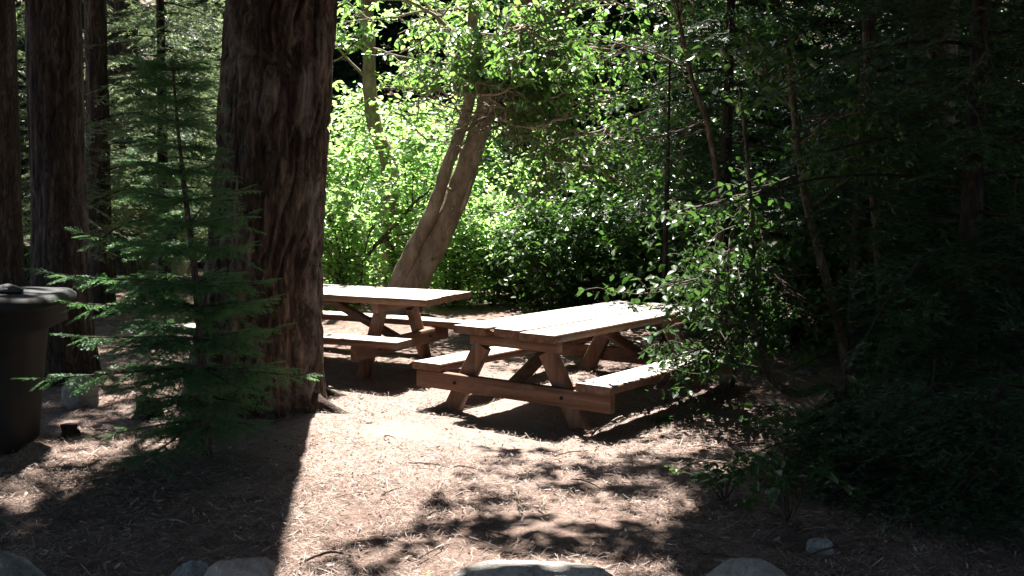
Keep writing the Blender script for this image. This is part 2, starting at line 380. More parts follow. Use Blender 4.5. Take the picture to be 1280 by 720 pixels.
def frond(L=.5, twig=.03, tl=.2, nl=.03, ns=.006, nw=.0035, flat=.25, seed=0):
    """flat conifer spray: axis, side twigs, needles (each one triangle)"""
    r = np.random.default_rng(seed); pos, d, nr, s = [], [], [], []
    ax = []
    def run(p0, dr, ln):
        n = max(2, int(ln/ns)); t = np.linspace(0, 1, n)
        P = p0+dr*ln*t[:, None]; P[:, 2] -= .06*ln*t*t
        ax.append((P[0], P[-1]))
        side = np.where(np.arange(n) % 2, 1, -1)
        pr = np.cross(dr, [0, 0, 1.0]); pr /= np.linalg.norm(pr)+1e-9
        D = dr*.75+pr*side[:, None]*(.75+.2*r.normal(size=n))[:, None]+np.array([0, 0, 1.])*(flat*r.normal(size=n)+.12)[:, None]
        pos.append(P); d.append(D); nr.append(np.tile([0, 0, 1.0], (n, 1))+.5*r.normal(size=(n, 3))); s.append(nl*(.75+.4*r.random(n))*(1-.35*t))
    run(np.zeros(3), np.array([0, 1., 0]), L)
    k = int(L/twig)
    for i in range(1, k):
        t = i/k; sd = 1 if i % 2 else -1; ln = tl*(1-t)**.8*(.35+.65*min(1, t*5))*(.8+.4*r.random())
        an = R(52+10*r.normal()); dr = np.array([sd*math.sin(an), math.cos(an), -.08+.08*r.normal()]); dr /= np.linalg.norm(dr)
        if ln > .025: run(np.array([0, L*t, -.06*L*t*t]), dr, ln)
    mb = MB(); w = nw/nl
    tri = np.array([[-w*.5, 0, 0], [w*.5, 0, 0], [0, 1, 0]])
    scatter(mb, tri, np.array([[0, 1, 2]]), np.concatenate(pos), np.concatenate(d), np.concatenate(nr), np.concatenate(s))
    for a, b in ax:
        e = b-a; pr = np.cross(e, [0, 0, 1.]); pr = pr/(np.linalg.norm(pr)+1e-9)*nw*.55
        mb.add([a-pr, a+pr, b], [[0, 1, 2]])
    return np.concatenate(mb.V), np.concatenate(mb.T)
FR_FINE = [frond(.42, .030, .19, .032, .0042, .0074, .55, s) for s in (1, 2)]
FR_MID = [frond(.5, .042, .22, .045, .0095, .0105, .3, s) for s in (3, 4)]
FR_FAR = [frond(.6, .07, .28, .13, .026, .040, .35, s) for s in (5, 6)]

# ------------------------------------------------------------------ trunks
def trunk_mesh(mb, base, top, r0, r1, seg=24, rings=60, flare=.35, fh=.5, rough=.06, ridge=.0, seed=0, bend=None, mat=0, zdrop=.15):
    base = np.asarray(base, float); top = np.asarray(top, float)
    t = np.linspace(0, 1, rings)**1.25; H = np.linalg.norm(top-base)
    C = base+(top-base)*t[:, None]
    if bend is not None: C = C+np.asarray(bend)[None]*np.sin(np.pi*t)[:, None]
    C[0, 2] -= zdrop
    th = np.arange(seg)/seg*2*np.pi
    r = r0+(r1-r0)*t
    fl = 1+flare*np.exp(-np.linalg.norm(C-base, axis=1)/fh)
    TH, Hh = np.meshgrid(th, t*H); cx, sy = np.cos(TH), np.sin(TH)
    lob = 1+(fl[:, None]-1)*(.55+.9*vnoise(cx*1.7+5, sy*1.7+5, Hh*.4, seed+9))
    rr = r[:, None]*lob*(1+rough*(fbm(cx*2.2+9, sy*2.2+9, Hh*.7, seed, 3)-.5)*2)
    if ridge:
        f = 9*r0/.4
        wob = .35*(vnoise(cx*2+3, sy*2+3, Hh*2.2, seed+4)-.5)
        a = vnoise((cx+wob)*f+40, (sy+wob)*f+40, Hh*2.3, seed+2); b = vnoise((cx+wob)*f*2.0+40, (sy+wob)*f*2.0+40, Hh*7.5, seed+3)
        e = 1-np.abs(a-.5)*2
        rr = rr+ridge*(-(e**3)*1.3+.55*b+.2*vnoise(cx*30+60, sy*30+60, Hh*14, seed+6))
    V = np.stack([C[:, 0, None]+rr*cx, C[:, 1, None]+rr*sy, np.broadcast_to(C[:, 2, None], rr.shape)], -1)
    i, j = np.meshgrid(np.arange(rings-1), np.arange(seg), indexing='ij'); j2 = (j+1) % seg
    mb.add(V.reshape(-1, 3), np.stack([i*seg+j, i*seg+j2, (i+1)*seg+j2, (i+1)*seg+j], -1).reshape(-1, 4), mat)

def shade_crown(mb, center, rad, n, per=26, spread=.55, size=.13, world=np.zeros(3), mat=0):
    """high crown made of many clumps; clumps that would close a gap in the canopy are not grown"""
    v = rand_dirs(n)*(rng.random(n)**.45)[:, None]*np.asarray(rad); c = np.asarray(center)+v
    mbt = MB(); leaves(mbt, c+world, per, spread, size, .6, .3, mat, True, .5, True)
    if mbt.n: mb.add(np.concatenate(mbt.V)-world, np.concatenate(mbt.Q), mat)

def limbs_for(mb, z0, z1, n, ln, axis_fn, r=.03, droop=.25, seed=0, mat=0, bias=None, world=None):
    r_ = np.random.default_rng(seed); out = []
    for i in range(n):
        t = (i+.5)/n; z = z0+(z1-z0)*t; a = i*2.39996+r_.normal()*.3; L = ln(t)*(.75+.45*r_.random())
        if bias is not None: L *= bias(a, z)
        if L < .15: continue
        p = axis_fn(z); k = 9; s = np.linspace(0, 1, k)
        el = .15+.1*r_.normal()
        P = p+np.stack([np.cos(a)*L*s, np.sin(a)*L*s, L*(el*s-droop*s*s+.1*droop*s**4)], -1)
        P[:, :2] += .04*L*np.cumsum(r_.normal(size=(k, 2)), axis=0)*.4
        if world is not None and shaded(P[3:]+world).mean() < .6: continue          # no limb grew into the open gap
        tube(mb, P, np.linspace(r*(.5+.5*L/2), .004, k), 5, mat, False)
        out.append((P, L))
    return out
def frond_limbs(mb, limbs, fr, step=.11, scale=1.0, mat=0, seed=0, start=.06, world=np.zeros(3), cull=False, drop=0.0):
    r_ = np.random.default_rng(seed); pos, d, nr, sz, ty = [], [], [], [], []
    for P, L in limbs:
        n = max(3, int(L/step))
        for i in range(n+1):
            t = start+(1-start)*i/n; u = t*(len(P)-1); k = min(int(u), len(P)-2); f = u-k
            p = P[k]*(1-f)+P[k+1]*f; ax = P[k+1]-P[k]; ax = ax/np.linalg.norm(ax)
            if r_.random() < drop: continue
            sd = 0 if i == n else (1 if i % 2 else -1)
            pr = np.cross(ax, [0, 0, 1.]); pr /= np.linalg.norm(pr)+1e-9
            dd = ax*(.55+.15*r_.normal())+pr*sd*(.85+.2*r_.normal())+np.array([0, 0, -.12+.13*r_.normal()])
            if sd == 0: dd = ax+np.array([0, 0, .1])
            pos.append(p); d.append(dd); nr.append(np.array([0, 0, 1.])+.3*r_.normal(size=3)); ty.append(r_.integers(len(fr)))
            sz.append(scale*min(1.6, (.45+.75*max(0, 1-t)**.7)*(.75+.3*L))*(.75+.45*r_.random()))
    if not pos: return
    pos, d, nr, sz, ty = map(np.array, (pos, d, nr, sz, ty))
    if cull:
        ok = shaded(pos+world); pos, d, nr, sz, ty = pos[ok], d[ok], nr[ok], sz[ok], ty[ok]
    for k, (bV, bF) in enumerate(fr):
        m_ = ty == k; scatter(mb, bV, bF, pos[m_], d[m_], nr[m_], sz[m_], mat)

# ================================================================== the two picnic tables
def beam(mb, a, b, w, h, up=(0, 0, 1), mat=0, bev=.006, topmat=None, wob=0.0, seg=1):
    """bevelled timber from a to b, section w (across) x h (along up)"""
    a = np.asarray(a, float); b = np.asarray(b, float); y = b-a; y /= np.linalg.norm(y); up = np.asarray(up, float)
    x = np.cross(y, up); x /= np.linalg.norm(x); z = np.cross(x, y)
    s = [(-w/2+bev, -h/2), (w/2-bev, -h/2), (w/2, -h/2+bev), (w/2, h/2-bev), (w/2-bev, h/2), (-w/2+bev, h/2), (-w/2, h/2-bev), (-w/2, -h/2+bev)]
    n = seg+1; rings = []
    for k in range(n):
        p = a+(b-a)*k/seg; j = wob*(rng.normal(size=(8, 1))) if wob else 0
        rings.append(np.array([p+x*u+z*v for u, v in s])+j*z*.5+(wob*rng.normal()*x if wob else 0))
    ends = [(a+y*0, rings[0]), (b, rings[-1])]
    V = np.concatenate(rings)
    Q, qm = [], []
    for k in range(n-1):
        for i in range(8):
            Q.append([k*8+i, k*8+(i+1) % 8, (k+1)*8+(i+1) % 8, (k+1)*8+i]); qm.append(topmat if (topmat is not None and i == 4) else mat)
    Q = np.array(Q)[:, ::-1]; qm = np.array(qm)
    for m_ in set(qm): mb.add(V, Q[qm == m_], int(m_))
    for e, (c, ring) in enumerate(ends):
        q = np.array([[7, 0, 1, 2], [7, 2, 3, 6], [6, 3, 4, 5]])
        mb.add(ring, q if e == 0 else q[:, ::-1], mat)
TW, TL, TZ, SDROP, SO, SW = .86, 2.36, .647, .304, .836, .262
def table(loc, rz, inset, inset2, label, broken=False):
    t = empty('picnic_table', loc, label, 'picnic table', 'picnic tables in the clearing', rz)
    TH = .055
    top = MB(); gap = .008; pw = (TW-2*gap)/3
    for k in range(3):
        u = -TW/2+pw/2+k*(pw+gap); e = .012*rng.normal(); v0 = e+(.02 if k == 1 else 0); v1 = TL+.012*rng.normal(); z = TZ-TH/2+.003*rng.normal()
        if broken and k == 1:                                       # a bite broken out of the middle board's end, beside the joint
            beam(top, (u+.02, v0, z), (u+.02, v0+.07, z), pw-.075, TH, topmat=1, seg=1)
            beam(top, (u, v0+.0702, z), (u, v1, z), pw, TH, topmat=1, wob=.0012, seg=9)
            for q in range(5):
                a0 = (u-pw/2+.012+.011*q, v0+.07, z-.01+.014*rng.normal()*.5); beam(top, a0, (a0[0]+.004*rng.normal(), v0+.02+.045*rng.random(), a0[2]), .009, .02, bev=.002, topmat=1)
        else:
            beam(top, (u, v0, z), (u, v1, z), pw, TH, topmat=1, wob=.0012, seg=10)
    top.build('tabletop', [m_wood_v, m_worn_v], t)
    for s in (-1, 1):
        b = MB(); u = s*(SO-SW/2)
        beam(b, (u, .05+.01*rng.normal(), TZ-SDROP-.0275), (u, TL-.05, TZ-SDROP-.0275), SW, .055, topmat=1, wob=.0012, seg=10, bev=.008)
        b.build('bench_board', [m_wood_v, m_worn_v], t)
    bz = TZ-SDROP-.058-.062
    for e, v in ((0, inset), (1, TL-inset2)):
        sg = 1 if e == 0 else -1
        b = MB(); beam(b, (-SO+.03, v, bz), (SO-.015, v, bz), .06, .122, bev=.005); b.build('cross_beam', m_wood_u, t)
        b = MB(); beam(b, (-TW/2+.06, v+sg*.0645, TZ-TH-.045), (TW/2-.06, v+sg*.0645, TZ-TH-.045), .06, .084, bev=.005); b.build('top_cleat', m_wood_u, t)
        for s in (-1, 1):
            b = MB(); vv = v+sg*.0655
            beam(b, (s*.60, vv, -.09), (s*.275, vv-sg*.001, TZ-TH-.089), .125, .062, up=(0, 1, 0), bev=.005); b.build('leg', m_wood_z, t)
            # bolt heads where beam and leg cross
            bo = MB(); tube(bo, [(s*.45, v-sg*.0305, bz), (s*.45, v-sg*.042, bz)], .011, 8); bo.build('bolt', m_char, t)
        b = MB(); beam(b, (.0, v+sg*.034, bz+.02), (0, v+sg*.78, TZ-TH-.02), .085, .06, bev=.005); b.build('diagonal_brace', m_wood_v, t)
    return t
t1 = table((-.0701, 7.1734, 0), R(-35.12), .10, .32, 'nearer brown wooden picnic table with a broken board end and leafy twigs over one bench', True)
t2 = table((-.5314, 8.9556, .062), R(67.11), .44, .44, 'brown wooden picnic table further back, partly hidden by the big furrowed trunk')

# ================================================================== trees that are in the picture
# the big furrowed trunk
P0 = G(322, 520, Y=7.72); P0[2] = 0
bigc = empty('conifer_tree', P0, 'massive conifer with deeply furrowed dark bark standing left of the picnic tables', 'tree')
mb = MB(); trunk_mesh(mb, (0, 0, 0), (.85, .1, 13), .405, .28, 200, 460, .34, .55, .07, .034, 3)
mb.build('trunk', m_bark_big, bigc, True)
for a, L, r in ((-.35, .55, .075), (-1.1, .42, .06), (-2.3, .4, .06), (.6, .5, .06)):
    k = np.linspace(0, 1, 9); wig = np.cumsum(rng.normal(size=9))*.02
    P = np.stack([np.cos(a)*(.33+L*k)-np.sin(a)*wig, np.sin(a)*(.33+L*k)+np.cos(a)*wig, .20*(1-k)**1.8-.035], -1)
    mb = MB(); tube(mb, P, r*(1-.75*k), 10, 0, True, .25, int(a*10)+60); mb.build('root', m_bark_big, bigc, True)
mb = MB(); wv = np.array([*P0]); shade_crown(mb, (.3, .6, 9.5), (4.2, 4.2, 4), 700, world=wv, size=.15); mb.build('crown', m_needle_dark, bigc)

# second trunk, behind the bin
def simple_conifer(name, px, Yd, r0, r1, H, label, group=None, crown=None, seed=0, lean=(0, 0), mat=None, bend=None, seg=48, rings=90, ridge=.012):
    P = G(px, 300, Y=Yd); P[2] = gz(P[0], P[1])
    o = empty(name, P, label, 'tree', group)
    mb = MB(); trunk_mesh(mb, (0, 0, 0), (lean[0], lean[1], H), r0, r1, seg, rings, .3, .35, .07, ridge, seed, bend)
    mb.build('trunk', mat or m_bark, o, True)
    if crown:
        mb = MB(); shade_crown(mb, crown[0], crown[1], crown[2], world=np.array(P), size=.15); mb.build('crown', m_needle_dark, o)
    return o
simple_conifer('conifer_tree', 76, 8.5, .215, .16, 13, 'thick reddish grey conifer trunk standing behind the black trash bin', None, ((.4, .3, 9), (3.6, 4.2, 4), 620), 31, (-.1, .1), seg=90, rings=200, ridge=.016)
simple_conifer('conifer_tree', 6, 10.5, .17, .12, 12, 'dark conifer trunk at the far left edge of the picture', None, ((-1, .5, 8.5), (3.5, 3.8, 3.5), 420), 32)
simple_conifer('conifer_tree', 125, 12.5, .135, .10, 12, 'slim nearly black conifer trunk just right of the thick reddish grey one', None, ((-.5, .5, 9), (2.6, 3, 3.), 300), 33)
simple_conifer('conifer_tree', 160, 16.5, .25, .18, 13, 'brown conifer trunk with a wide foot behind the fir sapling', None, ((0, 1.5, 9.5), (3.4, 3, 3.5), 320), 34)
simple_conifer('conifer_tree', 256, 20, .12, .09, 12, 'thin far conifer trunk seen just left of the massive furrowed one', None, ((0, .5, 9), (2.4, 2.6, 3), 220), 35)

# fir sapling in front of the big trunk
Ps = G(258, 572); Ps[2] = gz(Ps[0], Ps[1])
sap = empty('fir_sapling', Ps, 'young green fir sapling with flat layered branches in front of the massive trunk', 'tree')
topP = G(219, 70, Y=Ps[1]+.02)-Ps
def sax(z):
    t = z/topP[2]; return np.array([topP[0]*t+.02*math.sin(t*5), topP[1]*t, z])
zz = np.linspace(-.05, topP[2], 30)
mb = MB(); tube(mb, [sax(z) for z in zz], np.linspace(.034, .005, 30), 9, 0, True, .1)
limbs = []; r_ = np.random.default_rng(5)
tiers = [.22, .36, .52, .70, .88, 1.02, 1.20, 1.36, 1.50, 1.66, 1.80, 1.94, 2.06, 2.16, 2.24]
for ti, z in enumerate(tiers):
    t = z/topP[2]; nb_ = 4 if t < .12 else 6 if t < .6 else 5; nb = nb_+(3 if t < .5 else 1)
    for k in range(nb):
        a = ti*1.1+k*2*np.pi/nb_+(.5 if k >= nb_ else 0)+r_.normal()*.25
        if r_.random() < .12: continue
        L = (1.18 if k < nb_ else .5)*(1-t)**.8*(.55+.55*r_.random())*(1.0 if math.cos(a) < 0 else .64)*(.55 if t < .2 else 1)
        if L < .07: L = .08
        s = np.linspace(0, 1, 8); e = .05+.22*t+.05*r_.normal()
        P = sax(z)+np.stack([np.cos(a)*L*s, np.sin(a)*L*s, L*(e*s-.28*(1-t)*s*s+.12*s**3)], -1)
        tube(mb, P, np.linspace(.0085*(.5+L), .002, 8), 5, 0, False); limbs.append((P, L))
mb.build('trunk', m_twig, sap)
mb = MB(); frond_limbs(mb, limbs, FR_FINE, .052, .80, 0, 7, .08); mb.build('crown', m_needle, sap)

# leaning twin-stemmed tree behind the tables
def stem(mb, pts, r0, r1, n=40, seg=20, seed=0, flare=.0):
    P = smooth_path(pts, n); t = np.linspace(0, 1, n); tube(mb, P, r0+(r1-r0)*t+flare*np.exp(-t*9), seg, 0, True, .12, seed); return P
def crown_branch(mb, start, dirv, L, depth, tips, r_, rr=.03, mat=0, spread=.7, up=.05, dens=1.0):
    k = 7; P = [np.asarray(start, float)]; d = np.asarray(dirv, float)/np.linalg.norm(dirv)
    for i in range(k):
        d = d+.16*r_.normal(size=3)+np.array([0, 0, up]); d /= np.linalg.norm(d); P.append(P[-1]+d*L/k)
    P = np.array(P); tube(mb, P, np.linspace(rr, rr*.35+.0015, k+1), 6 if rr > .015 else 4, mat, False)
    if depth == 0:
        tips.extend(P[2:]); return
    for i in range(2, k+1):
        for q in range(2 if depth > 1 else 1):
            if r_.random() > dens: continue
            nd = d*.5+spread*np.array([r_.normal(), r_.normal(), .45*r_.normal()]); crown_branch(mb, P[i], nd, L*(.42+.2*r_.random()), depth-1, tips, r_, rr*.5, mat, spread, up, dens)
def thing_at(name, px, Yd, label, cat='tree', group=None):
    P = G(px, 300, Y=Yd); P[2] = gz(P[0], P[1]); return empty(name, P, label, cat, group), P
lt, Pl = thing_at('leaning_tree', 496, 13.0, 'smooth tan tree with two fused stems leaning right behind the far picnic table')
def rel(px, py, Yd, P): return G(px, py, Y=Yd)-P
mb = MB()
A = stem(mb, [(.0, 0, -.1), rel(518, 350, 13, Pl), rel(540, 308, 12.98, Pl), rel(566, 257, 12.95, Pl), rel(585, 205, 12.9, Pl), rel(611, 128, 12.85, Pl), rel(640, 40, 12.8, Pl), rel(690, -90, 12.5, Pl), rel(720, -260, 12.2, Pl)], .185, .08, 70, 22, 3, .07)
B = stem(mb, [(-.10, -.04, -.1), rel(499, 350, 12.9, Pl), rel(518, 308, 12.85, Pl), rel(543, 257, 12.8, Pl), rel(560, 205, 12.75, Pl), rel(586, 128, 12.72, Pl), rel(590, 40, 12.5, Pl), rel(600, -90, 12.2, Pl)], .10, .055, 60, 18, 4, .05)
for q_ in range(9):                                                 # knots and broken stubs
    p_ = A[12+q_*4]; a_ = rng.random()*6.28; d_ = np.array([math.cos(a_), math.sin(a_), .4]); tube(mb, [p_+d_*.08, p_+d_*.17, p_+d_*(.19+.1*rng.random())], [.045, .028, .014], 8, 0, True, .2, q_)
C = stem(mb, [rel(578, 262, 12.7, Pl), rel(586, 238, 12.55, Pl), rel(590, 225, 12.5, Pl)], .03, .012, 8, 8)
tr = mb
tips = []; r_ = np.random.default_rng(8)
for px, py, Yd, tx, ty, tY, L in ((606, 128, 12.8, 700, 150, 11.9, 1.5), (612, 105, 12.8, 760, 60, 11.6, 1.9), (625, 75, 12.8, 720, 210, 11.9, 1.7), (588, 100, 12.6, 640, 160, 11.8, 1.3), (640, 40, 12.8, 820, 110, 11.8, 2.1),
                             (600, 60, 12.6, 560, 20, 11.8, 1.3), (640, 40, 12.8, 740, 0, 11.6, 1.8), (650, 10, 12.7, 690, 80, 11.7, 1.4), (650, 10, 12.7, 830, 30, 11.6, 2.2), (588, 60, 12.5, 600, 110, 11.7, 1.0), (606, 90, 12.8, 625, 120, 11.9, 1.0), (588, 40, 12.5, 575, 95, 11.8, 1.0), (640, 40, 12.8, 650, 120, 11.7, 1.2), (588, 40, 12.5, 640, 60, 11.6, 1.2), (606, 128, 12.8, 690, 240, 12.2, 1.4)):
    st = G(px, py, Y=Yd)-Pl; en = G(tx, ty, Y=tY)-Pl
    crown_branch(tr, st, en-st, L, 2, tips, r_, .032, 0, .62, .0, .8)
tr.build('trunk', m_bark_smooth, lt, True)
tips = np.array(tips); tips = tips[~((tips[:, 2]+Pl[2] < 2.72) & (tips[:, 0]+Pl[0] < .0))]
mb = MB(); leaves(mb, tips[::2], 6, .17, .082, .75, .5); mb.build('crown', m_leaf_gloss, lt)
mb = MB(); shade_crown(mb, (2.4, .3, 6.5), (3, 3, 2), 260, per=22, world=np.array(Pl), size=.12); mb.build('upper_crown', m_leaf, lt)

st2, Pq = thing_at('slender_tree', 487, 15.5, 'slender pale curved tree trunk rising out of bright shrubs right of the massive one')
mb = MB(); stem(mb, [(.0, 0, -.1), rel(487, 215, 15.5, Pq), rel(470, 165, 15.5, Pq), rel(462, 110, 15.5, Pq), rel(461, 50, 15.5, Pq), rel(456, -40, 15.4, Pq), rel(450, -200, 15.2, Pq)], .125, .07, 50, 16, 9)
tips = []
for px, py, tx, ty, L in ((461, 60, 540, 50, 1.2), (458, 0, 520, -10, 1.3), (462, 100, 430, 60, .9), (456, -40, 420, 10, 1.2), (462, 120, 560, 135, 1.2), (458, 0, 600, 30, 1.5), (461, 40, 420, 100, 1.)):
    a = G(px, py, Y=15.4)-Pq; b = G(tx, ty, Y=14.9)-Pq; crown_branch(mb, a, b-a, L, 2, tips, r_, .025, 0, .6, 0, .45)
mb.build('trunk', m_bark_smooth, st2, True)
mb = MB(); tips = np.array(tips); leaves(mb, tips[::2], 5, .2, .1, .45, .25); mb.build('crown', m_leaf_pale, st2)

# ---- shrubs: lit ones behind the tables and dark ones in the shade
def shrub_proto(name, P, label, cat, group, H, Rr, n, per, lsize, mat, seed, spread=.22, stems=9, jit=.6):
    o = empty(name, P, label, cat, group); r_ = np.random.default_rng(seed); mb = MB(); tips = []
    for i in range(stems):
        a = r_.random()*6.283; q = (r_.random()**.5)*Rr*.8; h = H*(.55+.5*r_.random())*(1-.35*(q/Rr)**2)
        P_ = smooth_path([(.1*math.cos(a), .1*math.sin(a), -.05), (q*.35*math.cos(a), q*.35*math.sin(a), h*.45), (q*.75*math.cos(a+.2), q*.75*math.sin(a+.2), h*.8), (q*1.1*math.cos(a+.3), q*1.1*math.sin(a+.3), h)], 12)
        tube(mb, P_, np.linspace(.016, .004, 12), 5, 0, False)
        for k in range(1, 12):
            for _ in range(n):
                dv = np.array([r_.normal(), r_.normal(), .35*r_.normal()]); dv /= np.linalg.norm(dv); L = Rr*(.25+.4*r_.random())*(1.1-.04*k)
                s = np.linspace(0, 1, 5)[:, None]; Q_ = P_[k]+dv*L*s+np.array([0, 0, -.12])*L*s*s
                tube(mb, Q_, np.linspace(.005, .0015, 5), 3, 0, False); tips.extend(Q_[1:])
    mb.build('stem', m_twig, o)
    mb = MB(); tips = np.array(tips); leaves(mb, tips, per, spread, lsize, jit, .3); mb.build('foliage', mat, o)
    return o
def at(px, Yd):
    P = G(px, 300, Y=Yd); P[2] = gz(P[0], P[1]); return P
gl = 'sunlit shrubs behind the tables'
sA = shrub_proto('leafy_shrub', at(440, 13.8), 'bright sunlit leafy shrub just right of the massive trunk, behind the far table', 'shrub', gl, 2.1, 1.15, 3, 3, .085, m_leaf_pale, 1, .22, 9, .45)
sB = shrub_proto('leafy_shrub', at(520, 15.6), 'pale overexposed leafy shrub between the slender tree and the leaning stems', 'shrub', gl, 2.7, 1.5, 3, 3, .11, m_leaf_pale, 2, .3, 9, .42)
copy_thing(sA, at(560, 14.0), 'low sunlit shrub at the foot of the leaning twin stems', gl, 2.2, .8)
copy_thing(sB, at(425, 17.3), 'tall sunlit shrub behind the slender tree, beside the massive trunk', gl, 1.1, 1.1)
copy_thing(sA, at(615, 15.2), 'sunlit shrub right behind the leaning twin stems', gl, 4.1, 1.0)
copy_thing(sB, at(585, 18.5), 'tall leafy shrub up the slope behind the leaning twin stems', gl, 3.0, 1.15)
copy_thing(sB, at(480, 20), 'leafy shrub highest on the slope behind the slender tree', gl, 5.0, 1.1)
gd = 'shaded shrubs along the right side'
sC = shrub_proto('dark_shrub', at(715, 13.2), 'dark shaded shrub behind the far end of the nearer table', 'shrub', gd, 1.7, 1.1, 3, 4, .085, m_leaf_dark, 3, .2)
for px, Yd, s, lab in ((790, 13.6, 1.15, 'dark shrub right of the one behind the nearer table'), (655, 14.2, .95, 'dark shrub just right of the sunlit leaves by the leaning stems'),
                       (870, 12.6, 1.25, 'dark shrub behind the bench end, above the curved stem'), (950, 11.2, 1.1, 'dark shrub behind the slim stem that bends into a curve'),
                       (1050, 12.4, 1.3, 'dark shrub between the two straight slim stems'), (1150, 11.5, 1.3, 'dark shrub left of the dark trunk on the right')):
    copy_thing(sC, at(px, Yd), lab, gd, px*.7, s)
sD = shrub_proto('leafy_shrub', at(1130, 15.5), 'bright leafy shrub glimpsed between dark branches at upper right', 'shrub', 'leafy shrubs glimpsed through the branches', 3.4, 1.6, 3, 4, .11, m_leaf, 4, .28, 10)
copy_thing(sD, at(1260, 14.5), 'bright leafy shrub at the right edge behind the dark trunk', 'leafy shrubs glimpsed through the branches', 2.0, 1.05)
copy_thing(sD, at(960, 16.5), 'bright leafy shrub glimpsed above the dark shrubs right of centre', 'leafy shrubs glimpsed through the branches', 4.0, 1.0)
copy_thing(sD, at(800, 17.5), 'leafy shrub on the slope above the nearer table', 'leafy shrubs glimpsed through the branches', 1.0, 1.0)

# ---- dark firs on the right: drooping limbs with sprays
def fir(name, px, Yd, H, r0, label, seed, z0, nl, Lmax, mat, fr, step, scale, group=None, bias=None, lean=(0, 0), drop=.05, upper=None, cull=True, wide=1.0):
    P = at(px, Yd); o = empty(name, P, label, 'tree', group)
    mb = MB(); trunk_mesh(mb, (0, 0, 0), (lean[0], lean[1], H), r0, min(.02, r0*.2), 28, 60, .3, .25, .06, .006, seed)
    lim = limbs_for(mb, z0, H*.96, nl, lambda t: Lmax*(1-t)**.7*wide, lambda z: np.array([lean[0]*z/H, lean[1]*z/H, z]), .016, .42, seed, 0, bias, np.array(P) if cull else None)
    mb.build('trunk', m_bark_dark, o, True)
    mb = MB(); frond_limbs(mb, lim, fr, step, scale, 0, seed+1, .06, np.array(P), cull, drop)
    if upper: shade_crown(mb, upper[0], upper[1], upper[2], world=np.array(P), size=.14)
    mb.build('crown', mat, o); return o, P
gf = 'dark firs on the right'
fir('fir_tree', 1212, 6.9, 6.2, .08, 'dark fir with a straight trunk and drooping boughs at the right', 61, .75, 74, 2.0, m_needle_dark, FR_MID, .13, .95, gf, lambda a, z: .75 if (z < 1.0 and math.cos(a) < 0) else 1, upper=((0, 1.2, 8), (3.2, 3.4, 2.6), 420))
fir('fir_tree', 1075, 9.2, 6.4, .085, 'dark fir standing behind the two straight slim stems, boughs across the upper right', 62, 1.0, 70, 2.0, m_needle_dark, FR_MID, .14, 1.0, gf, upper=((0, 1.2, 8), (3, 3.2, 2.6), 380))
fir('fir_tree', 905, 10.6, 6.0, .075, 'dark fir right of the leaning tree with boughs reaching over the nearer table', 63, 1.3, 64, 1.75, m_needle_dark, FR_MID, .12, 1.15, gf, lambda a, z: 1.0 if math.cos(a) > -.2 else .68, upper=((.6, 1, 7.5), (2.4, 3, 2.4), 300), cull=False)
fir('fir_tree', 1340, 8.0, 6.5, .1, 'dark fir whose boughs hang in at the right edge', 64, .5, 70, 2.2, m_needle_dark, FR_MID, .15, 1.05, gf, upper=((.5, 1, 8), (3.2, 3.4, 2.6), 380))
fir('fir_tree', 832, 10.1, 2.9, .035, 'grey green young fir with light sprays right behind the nearer table', 65, .7, 46, 1.15, m_needle_grey, FR_MID, .12, .85, None, drop=.1)
# left, sunlit grey-green conifers behind the trunks
gk = 'grey green conifers behind the left trunks'
fir('fir_tree', 205, 13.2, 7.0, .08, 'grey green conifer with sunlit hanging boughs above the fir sapling', 71, .9, 80, 1.8, m_needle_grey, FR_MID, .105, 1.1, gk, drop=.05, cull=False)
fir('fir_tree', 20, 14, 7.0, .08, 'grey green conifer partly seen between the far left trunks', 72, .9, 60, 1.7, m_needle_grey, FR_MID, .12, 1.1, gk, drop=.05, cull=False)
fir('fir_tree', 285, 17.5, 7.5, .09, 'grey green conifer mostly hidden behind the massive trunk', 73, 1., 60, 1.8, m_needle_grey, FR_MID, .13, 1.2, gk, drop=.05, cull=False)

# ---- slim stems and leafy saplings on the right
def leafy_sapling(name, label, base, paths, cr, leaf_n, lsize, mat, seed, spread=.14, group=None, radius=.03):
    o = empty(name, base, label, 'tree', group); mb = MB(); r_ = np.random.default_rng(seed); tips = []
    for pts, r0, r1 in paths: tube(mb, smooth_path([np.asarray(p)-base for p in pts], 34), np.linspace(r0, r1, 34), 12, 0, True, .14, seed)
    for a, b, L in cr: crown_branch(mb, np.asarray(a)-base, np.asarray(b)-np.asarray(a), L, 2, tips, r_, .011, 0, .5, -.02, .55)
    mb.build('trunk', m_twig, o, True)
    tips = np.array(tips)[::2]
    if name == 'bent_sapling': tips = tips[shaded(tips+base) | (tips[:, 0]+base[0] < 1.75)]
    mb = MB(); leaves(mb, tips, leaf_n, spread, lsize, .6, .55); mb.build('crown', mat, o); return o
g = lambda px, py, Yd: G(px, py, Y=Yd)
base = G(1062, 512)
